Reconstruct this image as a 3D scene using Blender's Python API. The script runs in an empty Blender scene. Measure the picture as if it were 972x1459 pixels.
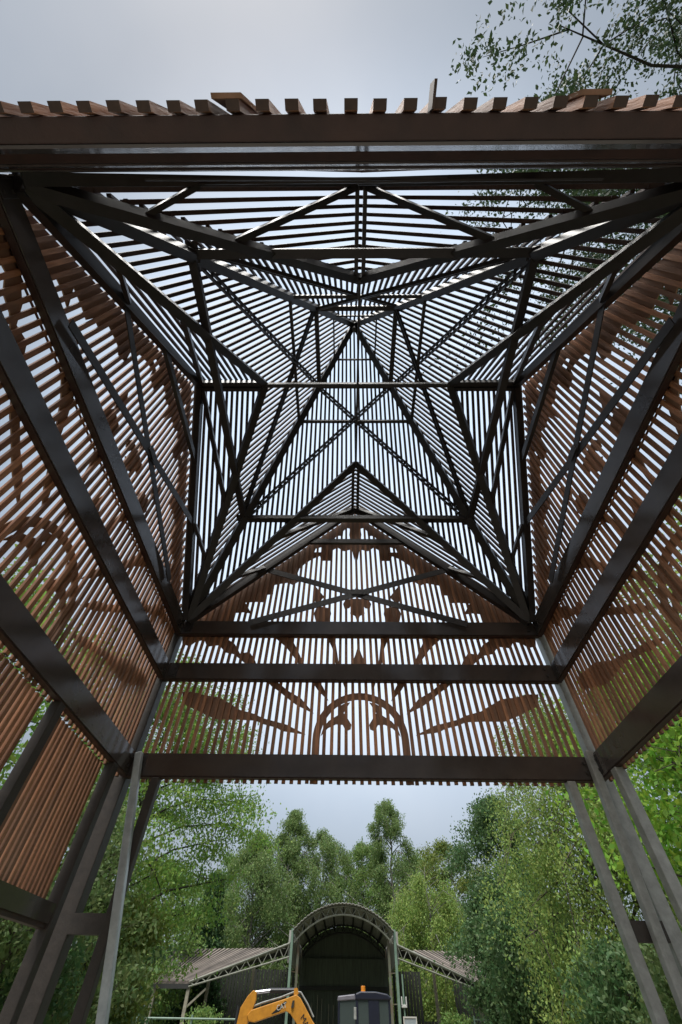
import bpy, bmesh, math, random
import numpy as np
from mathutils import Vector, Matrix

# ------------------------------------------------------------------ camera, sky, sun, exposure
scene = bpy.context.scene
COL = scene.collection
CAMX, CAMZ = -0.1789, 1.55
PITCH, YAW, ROLL = math.radians(51.6701), math.radians(-1.0641), math.radians(0.9471)
cam_data = bpy.data.cameras.new("camera")
cam = bpy.data.objects.new("camera", cam_data)
COL.objects.link(cam)
_f = Vector((math.sin(YAW) * math.cos(PITCH), math.cos(YAW) * math.cos(PITCH), math.sin(PITCH)))
_r = Vector((math.cos(YAW), -math.sin(YAW), 0))
_u = _r.cross(_f)
_r2 = _r * math.cos(ROLL) + _u * math.sin(ROLL)
_u2 = -_r * math.sin(ROLL) + _u * math.cos(ROLL)
m = Matrix.Identity(4)
for i in range(3):
    m[i][0], m[i][1], m[i][2] = _r2[i], _u2[i], -_f[i]
m.translation = (CAMX, 0, CAMZ)
cam.matrix_world = m
cam_data.sensor_fit = 'VERTICAL'
cam_data.sensor_height = 36.0
cam_data.lens = 36.0 * 580.973 / 1459.0
cam_data.clip_start = 0.02
cam_data.clip_end = 2000
scene.camera = cam

SUN_EL, SUN_AZ = 66, 200           # degrees; azimuth clockwise from +y (the way the camera looks)
world = bpy.data.worlds.new("World")
scene.world = world
world.use_nodes = True
wn, wl = world.node_tree.nodes, world.node_tree.links
wn.clear()
wo = wn.new('ShaderNodeOutputWorld')
bg = wn.new('ShaderNodeBackground')
bg.inputs['Strength'].default_value = 0.05
sky = wn.new('ShaderNodeTexSky')
sky.sky_type = 'NISHITA'
sky.sun_disc = False
sky.sun_elevation = math.radians(SUN_EL)
sky.sun_rotation = math.radians(SUN_AZ)
sky.air_density = 1.0
sky.dust_density = 3.0
tc = wn.new('ShaderNodeTexCoord')
noi = wn.new('ShaderNodeTexNoise')
noi.inputs['Scale'].default_value = 1.6
noi.inputs['Detail'].default_value = 5
noi.inputs['Roughness'].default_value = 0.55
ramp = wn.new('ShaderNodeValToRGB')     # the cloud deck: soft grey, a little uneven
ramp.color_ramp.elements[0].position = 0.3
ramp.color_ramp.elements[0].color = (3.35, 4.05, 4.9, 1)
ramp.color_ramp.elements[1].position = 0.72
ramp.color_ramp.elements[1].color = (4.5, 5.0, 5.65, 1)
mix = wn.new('ShaderNodeMix')
mix.data_type = 'RGBA'
mix.inputs[0].default_value = 0.85
wl.new(tc.outputs['Generated'], noi.inputs['Vector'])
wl.new(noi.outputs['Fac'], ramp.inputs['Fac'])
wl.new(sky.outputs['Color'], mix.inputs[6])
wl.new(ramp.outputs['Color'], mix.inputs[7])
dotn = wn.new('ShaderNodeVectorMath')           # the deck is thinner, so brighter, high up ahead
dotn.operation = 'DOT_PRODUCT'
dotn.inputs[1].default_value = (0.05, math.cos(math.radians(55)), math.sin(math.radians(55)))
thin = wn.new('ShaderNodeMapRange')
thin.interpolation_type = 'SMOOTHSTEP'
thin.inputs['From Min'].default_value = 0.64
thin.inputs['From Max'].default_value = 0.97
thin.inputs['To Min'].default_value = 0.62
thin.inputs['To Max'].default_value = 1.55
wl.new(tc.outputs['Generated'], dotn.inputs[0])
wl.new(dotn.outputs['Value'], thin.inputs['Value'])
scl = wn.new('ShaderNodeVectorMath')
scl.operation = 'SCALE'
wl.new(mix.outputs[2], scl.inputs[0])
wl.new(thin.outputs['Result'], scl.inputs['Scale'])
wl.new(scl.outputs['Vector'], bg.inputs['Color'])
wl.new(bg.outputs['Background'], wo.inputs['Surface'])

sun_data = bpy.data.lights.new("sun", 'SUN')
sun_data.energy = 1.5
sun_data.angle = math.radians(40)
sun_data.color = (1.0, 0.97, 0.92)
sun = bpy.data.objects.new("sun", sun_data)
COL.objects.link(sun)
sd = Vector((math.sin(math.radians(SUN_AZ)) * math.cos(math.radians(SUN_EL)),
             math.cos(math.radians(SUN_AZ)) * math.cos(math.radians(SUN_EL)), math.sin(math.radians(SUN_EL))))
sun.rotation_euler = sd.to_track_quat('Z', 'Y').to_euler()
sun.location = (0, 0, 40)
scene.view_settings.view_transform = 'Standard'
scene.view_settings.look = 'None'
scene.view_settings.gamma = 1.0
scene.view_settings.use_curve_mapping = False
scene.view_settings.exposure = 1.68
scene.cycles.max_bounces = 7
scene.cycles.diffuse_bounces = 4
scene.cycles.glossy_bounces = 3
scene.cycles.transmission_bounces = 4
scene.cycles.transparent_max_bounces = 8

# ------------------------------------------------------------------ materials
def new_mat(name):
    mt = bpy.data.materials.new(name)
    mt.use_nodes = True
    nt = mt.node_tree
    return mt, nt.nodes, nt.links, nt.nodes['Principled BSDF']

def surface(name, c1, c2=None, rough=0.6, metal=0.0, scale=6.0, stretch=(1, 1, 1), bump=0.0, island=0.0, spec=0.5, rough_var=0.0):
    """mottled material: two tones by noise in object space, an optional random tone per separate piece, and bump"""
    mt, n, l, p = new_mat(name)
    c2 = c2 or tuple(v * 0.7 for v in c1)
    t = n.new('ShaderNodeTexCoord')
    mp = n.new('ShaderNodeMapping')
    mp.inputs['Scale'].default_value = stretch
    nz = n.new('ShaderNodeTexNoise')
    nz.inputs['Scale'].default_value = scale
    nz.inputs['Detail'].default_value = 6
    nz.inputs['Roughness'].default_value = 0.65
    rp = n.new('ShaderNodeValToRGB')
    rp.color_ramp.elements[0].position = 0.32
    rp.color_ramp.elements[0].color = (*c2, 1)
    rp.color_ramp.elements[1].position = 0.68
    rp.color_ramp.elements[1].color = (*c1, 1)
    l.new(t.outputs['Object'], mp.inputs['Vector'])
    l.new(mp.outputs['Vector'], nz.inputs['Vector'])
    l.new(nz.outputs['Fac'], rp.inputs['Fac'])
    out = rp.outputs['Color']
    if island:
        g = n.new('ShaderNodeNewGeometry')
        mr = n.new('ShaderNodeMapRange')
        mr.inputs['To Min'].default_value = 1 - island
        mr.inputs['To Max'].default_value = 1 + island
        hs = n.new('ShaderNodeHueSaturation')
        l.new(g.outputs['Random Per Island'], mr.inputs['Value'])
        l.new(mr.outputs['Result'], hs.inputs['Value'])
        l.new(out, hs.inputs['Color'])
        out = hs.outputs['Color']
    l.new(out, p.inputs['Base Color'])
    p.inputs['Roughness'].default_value = rough
    p.inputs['Metallic'].default_value = metal
    p.inputs['Specular IOR Level'].default_value = spec
    if rough_var:
        mr2 = n.new('ShaderNodeMapRange')
        mr2.inputs['To Min'].default_value = max(0.05, rough - rough_var)
        mr2.inputs['To Max'].default_value = rough + rough_var
        l.new(nz.outputs['Fac'], mr2.inputs['Value'])
        l.new(mr2.outputs['Result'], p.inputs['Roughness'])
    if bump:
        b = n.new('ShaderNodeBump')
        b.inputs['Strength'].default_value = bump
        b.inputs['Distance'].default_value = 0.02
        l.new(nz.outputs['Fac'], b.inputs['Height'])
        l.new(b.outputs['Normal'], p.inputs['Normal'])
    return mt

def leaf_mat(name, col, var=0.25, hue=0.03, trans=0.45):
    """leaves: diffuse with light coming through, each leaf a slightly different green"""
    mt, n, l, p = new_mat(name)
    g = n.new('ShaderNodeNewGeometry')
    hs = n.new('ShaderNodeHueSaturation')
    hs.inputs['Color'].default_value = (*col, 1)
    a = n.new('ShaderNodeMapRange')
    a.inputs['To Min'].default_value = 1 - var
    a.inputs['To Max'].default_value = 1 + var
    b = n.new('ShaderNodeMapRange')
    b.inputs['To Min'].default_value = 0.5 - hue
    b.inputs['To Max'].default_value = 0.5 + hue
    l.new(g.outputs['Random Per Island'], a.inputs['Value'])
    wn_ = n.new('ShaderNodeTexWhiteNoise')
    wn_.noise_dimensions = '1D'
    l.new(g.outputs['Random Per Island'], wn_.inputs['W'])
    l.new(wn_.outputs['Value'], b.inputs['Value'])
    l.new(a.outputs['Result'], hs.inputs['Value'])
    l.new(b.outputs['Result'], hs.inputs['Hue'])
    p.inputs['Roughness'].default_value = 0.55
    p.inputs['Specular IOR Level'].default_value = 0.35
    l.new(hs.outputs['Color'], p.inputs['Base Color'])
    tr = n.new('ShaderNodeBsdfTranslucent')
    l.new(hs.outputs['Color'], tr.inputs['Color'])
    mx = n.new('ShaderNodeMixShader')
    mx.inputs[0].default_value = trans
    o = n['Material Output']
    l.new(p.outputs['BSDF'], mx.inputs[1])
    l.new(tr.outputs['BSDF'], mx.inputs[2])
    l.new(mx.outputs['Shader'], o.inputs['Surface'])
    return mt

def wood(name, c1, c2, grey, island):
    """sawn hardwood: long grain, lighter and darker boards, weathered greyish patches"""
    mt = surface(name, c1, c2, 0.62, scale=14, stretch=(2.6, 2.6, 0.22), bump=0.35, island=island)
    n, l = mt.node_tree.nodes, mt.node_tree.links
    p = n['Principled BSDF']
    src = p.inputs['Base Color'].links[0].from_socket
    t = n.new('ShaderNodeTexCoord')
    z = n.new('ShaderNodeTexNoise'); z.inputs['Scale'].default_value = 1.3; z.inputs['Detail'].default_value = 4
    r = n.new('ShaderNodeMapRange'); r.inputs['From Min'].default_value = 0.5; r.inputs['From Max'].default_value = 0.75
    r.inputs['To Max'].default_value = 0.45
    x = n.new('ShaderNodeMix'); x.data_type = 'RGBA'; x.inputs[7].default_value = (*grey, 1)
    l.new(t.outputs['Object'], z.inputs['Vector']); l.new(z.outputs['Fac'], r.inputs['Value'])
    l.new(r.outputs['Result'], x.inputs[0]); l.new(src, x.inputs[6]); l.new(x.outputs[2], p.inputs['Base Color'])
    return mt

M = {}
M['slat'] = wood('hardwood_slat', (0.46, 0.21, 0.105), (0.245, 0.108, 0.055), (0.33, 0.22, 0.15), 0.4)
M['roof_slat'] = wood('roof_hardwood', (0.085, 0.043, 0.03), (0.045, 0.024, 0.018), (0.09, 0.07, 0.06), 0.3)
M['shade_brown'] = surface('painted_shade_brown', (0.07, 0.042, 0.03), (0.045, 0.028, 0.022), 0.7, scale=30)  # brown darkened to stand for shade: slat undersides and the bracket plate
M['ornament'] = surface('ornament_board', (0.34, 0.19, 0.115), (0.22, 0.12, 0.075), 0.65, scale=5, stretch=(1, 1, 0.3), bump=0.15)
M['timber'] = surface('dark_timber', (0.05, 0.022, 0.016), (0.03, 0.014, 0.011), 0.5, scale=7, bump=0.3)
M['plate'] = surface('painted_steel_plate', (0.078, 0.062, 0.053), (0.05, 0.04, 0.035), 0.15, scale=2.6, rough_var=0.07, bump=0.04, spec=1.0)
M['steel'] = surface('dark_painted_steel', (0.042, 0.034, 0.031), (0.024, 0.02, 0.018), 0.4, scale=5, rough_var=0.1, spec=0.5)
M['post'] = surface('post_paint', (0.05, 0.038, 0.03), (0.03, 0.023, 0.018), 0.6, scale=14, bump=0.2, rough_var=0.12)
M['galv'] = surface('galvanised_steel', (0.52, 0.54, 0.53), (0.36, 0.38, 0.38), 0.42, metal=0.25, scale=12, rough_var=0.12)
M['lit_post'] = surface('lit_grey_steel', (0.38, 0.375, 0.35), (0.24, 0.235, 0.215), 0.5, metal=0.2, scale=10, rough_var=0.12)  # back right posts and prop: light falling on them put into a paler colour
M['bolt'] = surface('bolt_steel', (0.12, 0.11, 0.10), (0.06, 0.055, 0.05), 0.4, metal=0.7, scale=20)

# ------------------------------------------------------------------ mesh helpers
def link(o, parent=None):
    COL.objects.link(o)
    if parent is not None:
        o.parent = parent
    return o

def tag(o, label, cat, group=None, kind=None):
    if label: o['label'] = label
    if cat: o['category'] = cat
    if group: o['group'] = group
    if kind: o['kind'] = kind
    return o

def empty(name, loc, rz=0.0):
    o = bpy.data.objects.new(name, None)
    o.empty_display_size = 0.2
    o.location = loc
    o.rotation_euler = (0, 0, rz)
    COL.objects.link(o)
    return o

class MB:
    """collects simple solids; build() links them as ONE mesh object"""
    def __init__(self):
        self.v, self.f = [], []
    def hexa(self, c):                     # 8 corners, bottom ring then top ring
        b = len(self.v)
        self.v += [tuple(p) for p in c]
        self.f += [(b, b+3, b+2, b+1), (b+4, b+5, b+6, b+7), (b, b+1, b+5, b+4), (b+1, b+2, b+6, b+5), (b+2, b+3, b+7, b+6), (b+3, b, b+4, b+7)]
        return self
    def box(self, x0, y0, z0, x1, y1, z1):
        return self.hexa([(x0, y0, z0), (x1, y0, z0), (x1, y1, z0), (x0, y1, z0), (x0, y0, z1), (x1, y0, z1), (x1, y1, z1), (x0, y1, z1)])
    def bar(self, p, q, w, h, up=(0, 0, 1), off=(0, 0, 0)):
        """a straight bar from p to q: w across, h along up"""
        p, q = Vector(p) + Vector(off), Vector(q) + Vector(off)
        d = (q - p).normalized()
        a = d.cross(Vector(up))
        if a.length < 1e-4: a = d.cross(Vector((1, 0, 0)))
        a.normalize()
        b = a.cross(d).normalized()
        a *= w / 2; b *= h / 2
        return self.hexa([p - a - b, p + a - b, p + a + b, p - a + b, q - a - b, q + a - b, q + a + b, q - a + b])
    def tube(self, pts, rads, n=8, cap=True):
        b = len(self.v)
        pts = [Vector(p) for p in pts]
        k = len(pts)
        ref = Vector((0.31, 0.17, 0.94))
        for i, p in enumerate(pts):
            d = (pts[min(i + 1, k - 1)] - pts[max(i - 1, 0)]).normalized()
            a = d.cross(ref)
            if a.length < 0.1: a = d.cross(Vector((1, 0, 0)))
            a.normalize(); c = d.cross(a)
            for j in range(n):
                t = 2 * math.pi * j / n
                self.v.append(tuple(p + (a * math.cos(t) + c * math.sin(t)) * rads[i]))
        for i in range(k - 1):
            for j in range(n):
                self.f.append((b + i*n + j, b + i*n + (j+1) % n, b + (i+1)*n + (j+1) % n, b + (i+1)*n + j))
        if cap:
            self.f.append(tuple(b + j for j in range(n))[::-1])
            self.f.append(tuple(b + (k-1)*n + j for j in range(n)))
        return self
    def prism(self, poly, to3, t):
        """a flat outline poly [(a, b)] given thickness: to3(a, b, t0 or t1) -> point"""
        b = len(self.v); n = len(poly)
        for s in (0, t):
            self.v += [tuple(to3(u, w, s)) for u, w in poly]
        self.f.append(tuple(range(b, b + n))[::-1])
        self.f.append(tuple(range(b + n, b + 2*n)))
        for i in range(n):
            j = (i + 1) % n
            self.f.append((b + i, b + j, b + n + j, b + n + i))
        return self
    def quad(self, *c):
        b = len(self.v); self.v += [tuple(p) for p in c]; self.f.append(tuple(range(b, b + len(c)))); return self
    def build(self, name, mat, parent=None, smooth=False, bevel=0.0):
        me = bpy.data.meshes.new(name)
        me.from_pydata(self.v, [], self.f)
        bm = bmesh.new(); bm.from_mesh(me)
        bmesh.ops.recalc_face_normals(bm, faces=bm.faces)
        bm.to_mesh(me); bm.free()
        me.materials.append(mat)
        if smooth:
            me.polygons.foreach_set('use_smooth', [True] * len(me.polygons))
        o = link(bpy.data.objects.new(name, me), parent)
        if bevel:
            md = o.modifiers.new('soft_edges', 'BEVEL')
            md.width = bevel; md.segments = 2; md.limit_method = 'ANGLE'
        return o

def struct(o):
    o['kind'] = 'structure'
    return o

# ------------------------------------------------------------------ ground
M['ground'] = surface('rough_grass', (0.075, 0.11, 0.035), (0.10, 0.085, 0.05), 0.9, scale=0.6, bump=0.6)
M['bounce_paving'] = surface('pale_bounce_pad', (0.29, 0.265, 0.225), (0.21, 0.19, 0.165), 0.8, scale=3, bump=0.4)  # unseen pad, made pale to bounce light up into the pavilion
g = MB(); N = 24; S = 900.0
for i in range(N + 1):
    for j in range(N + 1):
        g.v.append((-S + 2*S*i/N, -S + 2*S*j/N, 0.0))
for i in range(N):
    for j in range(N):
        a = i*(N+1) + j
        g.f.append((a, a+N+1, a+N+2, a+1))
struct(g.build('ground', M['ground']))
struct(MB().box(-5.2, -14, -0.1, 5.2, 7.0, 0.03).build('bounce_paving', M['bounce_paving']))
struct(MB().box(-30, 21.5, -0.1, 30, 34, 0.012).build('path', surface('gravel_yard', (0.28, 0.25, 0.21), (0.2, 0.18, 0.15), 0.9, scale=4, bump=0.5)))

# ------------------------------------------------------------------ the pavilion
YC = 2.397                      # centre of the square plan (x = 0)
W = 2.5                         # half the inner width
H1B, H1T = 3.20, 3.42           # lowest beam, bottom and top
H2B, H2T = 4.305, 4.522
H3B, H3T = 4.98, 5.19
ZG, ZA = 7.815, 11.45           # gable apex, spire apex
Z1, ZM, Z2, Z3 = 6.75, 8.72, 9.60, 10.33
PITCHS, SW, ST = 0.084, 0.038, 0.024
kz = lambda z: (ZA - z) / (ZA - H3T)         # 1 at the wall head, 0 at the apex
pav = empty('slatted_pavilion', (0, YC, 0))
tag(pav, 'tall open pavilion of dark steel frames and brown slats under a pointed gabled roof', 'pavilion')

def wall_frame(k):
    c, s = [(1, 0), (0, -1), (-1, 0), (0, 1)][k]
    # k: 0 back, 1 right, 2 front, 3 left;  u along the wall, o outward from the centre
    def T(u, o, z):
        return (u, o, z) if k == 0 else (o, -u, z) if k == 1 else (-u, -o, z) if k == 2 else (-o, u, z)
    return T

def tbox(mb, T, u0, u1, o0, o1, z0, z1):
    mb.hexa([T(u0, o0, z0), T(u1, o0, z0), T(u1, o1, z0), T(u0, o1, z0), T(u0, o0, z1), T(u1, o0, z1), T(u1, o1, z1), T(u0, o1, z1)])

ORN = {
    'ray1': [(-0.666, 3.676), (-0.901, 3.786), (-1.189, 3.857), (-1.299, 3.907), (-1.488, 3.956), (-1.606, 4.02), (-1.785, 4.112), (-1.978, 4.138), (-2.123, 4.178), (-2.27, 4.177), (-2.21, 4.029), (-1.913, 3.902), (-1.744, 3.841), (-1.516, 3.842), (-1.286, 3.832), (-1.178, 3.791), (-1.022, 3.753), (-0.942, 3.713)],
    'ray2': [(-1.395, 4.44), (-1.242, 4.354), (-1.146, 4.263), (-1.058, 4.208), (-0.883, 4.078), (-0.799, 4.021), (-0.584, 3.92), (-0.754, 4.106), (-0.923, 4.2), (-1.042, 4.292), (-1.164, 4.383), (-1.228, 4.442)],
    'ray3': [(-0.7, 4.416), (-0.654, 4.364), (-0.55, 4.217), (-0.411, 4.077), (-0.471, 4.231), (-0.545, 4.358), (-0.576, 4.417)],
    'ray4': [(-0.259, 4.448), (-0.236, 4.332), (-0.192, 4.206), (-0.176, 4.261), (-0.198, 4.449)],
    'big1': [(-1.333, 5.12), (-1.26, 5.039), (-1.025, 4.836), (-0.858, 4.627), (-0.824, 4.565), (-0.762, 4.566), (-0.789, 4.643), (-0.877, 4.82), (-1.004, 5.041), (-1.029, 5.122)],
    'big2': [(-0.512, 5.125), (-0.478, 5.044), (-0.381, 4.823), (-0.347, 4.646), (-0.316, 4.538), (-0.274, 4.539), (-0.296, 4.647), (-0.329, 4.857), (-0.375, 5.126)],
    'scroll': [(-2.569, 5.112), (-2.493, 4.876), (-2.38, 4.843), (-2.313, 4.918), (-2.202, 4.946), (-2.136, 4.838), (-1.972, 4.863), (-1.856, 4.748), (-1.734, 4.723), (-1.598, 4.622), (-1.529, 4.561), (-1.388, 4.562), (-1.43, 4.639), (-1.524, 4.757), (-1.649, 4.73), (-1.754, 4.881), (-1.911, 4.983), (-2.004, 5.116)],
    'blob': [(-0.684, 5.948), (-0.533, 5.734), (-0.606, 5.63), (-0.611, 5.549), (-0.433, 5.51), (-0.414, 5.412), (-0.454, 5.224), (-0.624, 5.223), (-0.676, 5.411), (-0.634, 5.549), (-0.696, 5.712)],
    'spadeh': [(0.014, 4.876), (0.054, 4.729), (0.085, 4.649), (0.082, 4.572), (-0.069, 4.571), (-0.068, 4.648), (-0.027, 4.744)],
    'fleur': [(0.001, 5.259), (-0.056, 5.373), (-0.132, 5.425), (-0.086, 5.466), (-0.101, 5.611), (-0.138, 5.52), (-0.211, 5.504), (-0.236, 5.595), (-0.2, 5.673), (-0.125, 5.689), (-0.031, 5.699), (-0.074, 5.849), (-0.023, 5.899), (0.017, 5.999)],
    'open1': [(-1.884, 5.263), (-1.886, 5.415), (-1.747, 5.432), (-1.616, 5.409), (-1.751, 5.615), (-1.608, 5.632), (-1.476, 5.625), (-1.46, 5.77), (-1.343, 5.784), (-1.354, 5.975), (-1.216, 6.011), (-1.132, 6.027), (-1.049, 5.977), (-0.949, 6.063), (-0.997, 6.238), (-0.975, 6.347), (-0.882, 6.467), (-0.78, 6.566), (-0.647, 6.645), (-0.614, 6.529), (-0.444, 6.53), (-0.424, 6.794), (-0.346, 6.863), (-0.232, 6.766), (-0.092, 6.815), (-0.065, 6.655), (-0.012, 6.539), (0.034, 6.735)],
    'open2': [(-0.414, 7.056), (-0.367, 7.174), (-0.25, 7.174), (-0.242, 7.308), (-0.177, 7.399), (-0.117, 7.377), (-0.133, 7.197), (-0.113, 7.058)],
    'open3': [(-0.75, 6.732), (-0.728, 6.833), (-0.617, 6.875), (-0.624, 6.732)],
}
ORN['fleur'] = [(min(a, 0.0), b) for a, b in ORN['fleur']]

def mirror_closed(poly):
    """left half that starts and ends on the centre line -> whole outline"""
    return poly + [(-a, b) for a, b in reversed(poly) if a < -1e-6]

def ornament_splines():
    XC = 0.0
    sh = lambda P: [(a + 0.02 if a < -0.03 else a, b) for a, b in P]
    holes_out = []          # (outline) list; even-odd filling of a 2D curve cuts the holes
    for n in ('ray1', 'ray2', 'ray3', 'ray4', 'big1', 'big2', 'scroll', 'blob'):
        P = sh(ORN[n]); holes_out.append(P); holes_out.append([(-a, b) for a, b in P])
    # arch: a round ring on legs with a lobed scroll inside it
    ro, ri, zc = 0.56, 0.475, 3.62
    angs = [math.pi * q / 28 for q in range(29)]
    holes_out.append([(ro, 3.17)] + [(ro*math.cos(q), zc + ro*math.sin(q)) for q in angs] + [(-ro, 3.17), (-ri, 3.17)]
                     + [(-ri*math.cos(q), zc + ri*math.sin(q)) for q in angs] + [(ri, 3.17)])
    scr = [(-.466, 3.66), (-.385, 3.75), (-.29, 3.795), (-.21, 3.79), (-.185, 3.745), (-.15, 3.725), (-.115, 3.74), (-.105, 3.79), (-.15, 3.86), (-.2, 3.93),
           (-.165, 3.99), (-.12, 4.06), (-.2, 4.04), (-.25, 4.01), (-.27, 3.9), (-.31, 3.875), (-.38, 3.83), (-.44, 3.75)]
    holes_out.append(scr); holes_out.append([(-p[0], p[1]) for p in scr])
    sp = [(0.0, 4.876), (0.04, 4.729), (0.071, 4.649), (0.07, 4.57), (-0.07, 4.57), (-0.071, 4.649), (-0.04, 4.729)]
    holes_out.append(sp)
    fl = sh(ORN['fleur']); fl[0] = (0.0, fl[0][1]); fl[-1] = (0.0, fl[-1][1])
    holes_out.append(fl + [(-p[0], p[1]) for p in reversed(fl[1:-1])])
    # gable border: the gable outline with scalloped openings
    e = 0.05
    gab = [(-W + 0.06, H3B + 0.02), (W - 0.06, H3B + 0.02), (W - 0.06, H3T + 0.02), (e, ZG - 0.08), (-e, ZG - 0.08), (-W + 0.06, H3T + 0.02)]
    holes_out.append(gab)
    o1 = [(p[0] + 0.02, p[1]) for p in ORN['open1']]; o1[-1] = (0.0, o1[-1][1]); o1[-2] = (-0.03, o1[-2][1])
    o1 = [(o1[0][0] - 0.0, H3B + 0.06)] + o1
    holes_out.append(o1 + [(-p[0], p[1]) for p in reversed(o1[:-1])])
    for n in ('open2', 'open3'):
        P = sh(ORN[n]); holes_out.append(P); holes_out.append([(-a_, b_) for a_, b_ in P])
    return holes_out

def flat_filled(name, splines, T, o_mid, thick, mat, parent):
    """2D filled outlines (even-odd) -> a board of real thickness in the plane of a wall"""
    cu = bpy.data.curves.new(name, 'CURVE')
    cu.dimensions = '2D'; cu.fill_mode = 'BOTH'; cu.extrude = thick / 2
    for P in splines:
        s = cu.splines.new('POLY'); s.points.add(len(P) - 1); s.use_cyclic_u = True
        for pt, (a, b) in zip(s.points, P): pt.co = (a, b, 0, 1)
    tmp = bpy.data.objects.new(name, cu); COL.objects.link(tmp)
    me = bpy.data.meshes.new_from_object(tmp.evaluated_get(bpy.context.evaluated_depsgraph_get()))
    bpy.data.objects.remove(tmp); bpy.data.curves.remove(cu)
    for v in me.vertices:
        v.co = T(v.co.x, o_mid + v.co.z, v.co.y)
    me.name = name
    me.materials.clear(); me.materials.append(mat)
    bm = bmesh.new(); bm.from_mesh(me); bmesh.ops.recalc_face_normals(bm, faces=bm.faces); bm.to_mesh(me); bm.free()
    return link(bpy.data.objects.new(name, me), parent)

rng = random.Random(4)
SPL = ornament_splines()
for k in range(4):
    T = wall_frame(k)
    full = k in (0, 2)
    # beams: a timber with a steel facing plate on its inner side
    for zb, zt in ((H1B, H1T), (H2B, H2T), (H3B, H3T)):
        e = 2.57 if full else 2.494
        mb = MB(); tbox(mb, T, -e, e, W + 0.010, W + 0.07, zb - 0.012, zt - 0.004)
        beam = mb.build('beam', M['timber'], pav, bevel=0.003)
        e = 2.50 if full else 2.488
        mb = MB(); tbox(mb, T, -e, e, W, W + 0.0085, zb, zt)
        mb.build('facing_plate', M['plate'], beam)
        for s in (-1, 1):
            for dz in (0.06, 0.15):
                mb = MB(); tbox(mb, T, s*2.40 - 0.012, s*2.40 + 0.012, W - 0.018, W - 0.0078, zb + dz - 0.012, zb + dz + 0.012)
                mb.build('bolt_head', M['bolt'], beam)
    # slats standing on the outside
    mb = MB(); n = int(2.44 / PITCHS)
    for i in range(-n, n + 1):
        u = i * PITCHS + rng.uniform(-0.003, 0.003)
        top = H3T + (ZG - H3T) * (1 - abs(u) / W) + 0.02
        o0 = W + 0.0725 + rng.uniform(0, 0.003)
        tbox(mb, T, u - SW/2, u + SW/2, o0, o0 + ST, H1B - 0.035 + rng.uniform(-0.004, 0.004), top)
    ws = mb.build('wall_slats', M['slat'], pav)
    ws.data.materials.append(M['shade_brown'])
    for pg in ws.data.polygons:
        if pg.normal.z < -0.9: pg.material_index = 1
    flat_filled('cutout_board', SPL, T, W + 0.0765 + ST + 0.006, 0.012, M['ornament'], pav)
    # gable: rafters, collar, crossed flats
    for s in (-1, 1):
        p, q = Vector(T(s * 2.44, W - 0.035, H3T - 0.02)), Vector(T(s * 0.0, W - 0.035, ZG - 0.03))
        MB().bar(p, q, 0.08, 0.12, up=Vector(T(s * (ZG - H3T), 0, W))).build('gable_rafter', M['steel'], pav)
    zc = 6.86; hw = W * (ZG - zc) / (ZG - H3T) - 0.05
    MB().bar(T(-hw, W - 0.03, zc), T(hw, W - 0.03, zc), 0.05, 0.10).build('collar_tie', M['steel'], pav)
    for s in (-1, 1):
        p, q = T(s * 1.60, W - 0.05 - 0.007*s, 6.215), T(-s * 1.55, W - 0.05 - 0.007*s, 5.12)
        MB().bar(p, q, 0.012, 0.10, up=(0, 0, 1)).build('gable_brace', M['steel'], pav)
    mb = MB(); tbox(mb, T, -0.085, 0.085, W - 0.077, W - 0.068, 5.635, 5.735)
    mb.build('gusset_plate', M['steel'], pav, bevel=0.004)
    # spire face: slats from valley to hip, outside the rafters
    fn = Vector(T(0, ZA - H3T, W)).normalized()       # outward normal of the face
    mb = MB()
    for i in range(-n, n + 1):
        u = i * PITCHS + rng.uniform(-0.003, 0.003)
        if abs(u) > 2.44: continue
        z0 = max(H3T, ZG - (ZG - H3T) * abs(u) / W) + 0.07
        z1 = ZA - abs(u) / W * (ZA - H3T)
        if abs(u) < 0.02: z1 -= 0.05
        z1 += 0.07
        p, q = Vector(T(u, W * kz(z0), z0)), Vector(T(u, W * kz(z1), z1))
        if (q - p).length < 0.05: continue
        mb.bar(p, q, SW, ST, up=fn, off=fn * 0.075)
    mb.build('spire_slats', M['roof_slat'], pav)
    # small dormer roofs behind each gable
    for s in (-1, 1):
        dn = Vector(T(s * (ZG - H3T), 0, W)).normalized()
        mb = MB(); d = 2.575
        while d > W * kz(ZG) + 0.03:
            zp = ZA - min(d, W) / W * (ZA - H3T)
            uu = min(W, W * (ZG - zp) / (ZG - H3T))
            jj = rng.uniform(-0.002, 0.002)
            mb.bar(T(s * max(0.03, uu - 0.085), d + jj, ZG - (ZG - H3T) * max(0.03, uu - 0.085) / W), T(-s * 0.055, d + jj, ZG + 0.055 * (ZG - H3T) / W), SW, ST, up=dn, off=dn * 0.075)
            d -= PITCHS
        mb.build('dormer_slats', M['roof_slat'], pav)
        # valley rafter, and the strut from the gable apex to its middle
        vp, vq = Vector(T(s * 2.44, 2.44, H3T)), Vector(T(0, W * kz(ZG), ZG))
        MB().bar(vp, vq, 0.10, 0.10, up=fn + dn).build('valley_rafter', M['steel'], pav)
        va = vp.lerp(vq, 0.46)
        MB().bar(T(s*0.03, 2.43, ZG - 0.05), va, 0.06, 0.07, up=dn).build('dormer_brace', M['steel'], pav)
        MB().bar(T(s*1.5, 2.43, H3T + (ZG - H3T)*0.4 - 0.05), vp.lerp(vq, 0.22), 0.045, 0.06, up=dn).build('dormer_brace', M['steel'], pav)
    # ridge of the dormer
    for s in (-1, 1):
        MB().bar(T(0.047*s, W * kz(ZG), ZG - 0.06), T(0.047*s, 2.46, ZG - 0.06), 0.05, 0.10).build('dormer_ridge', M['steel'], pav)
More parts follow.
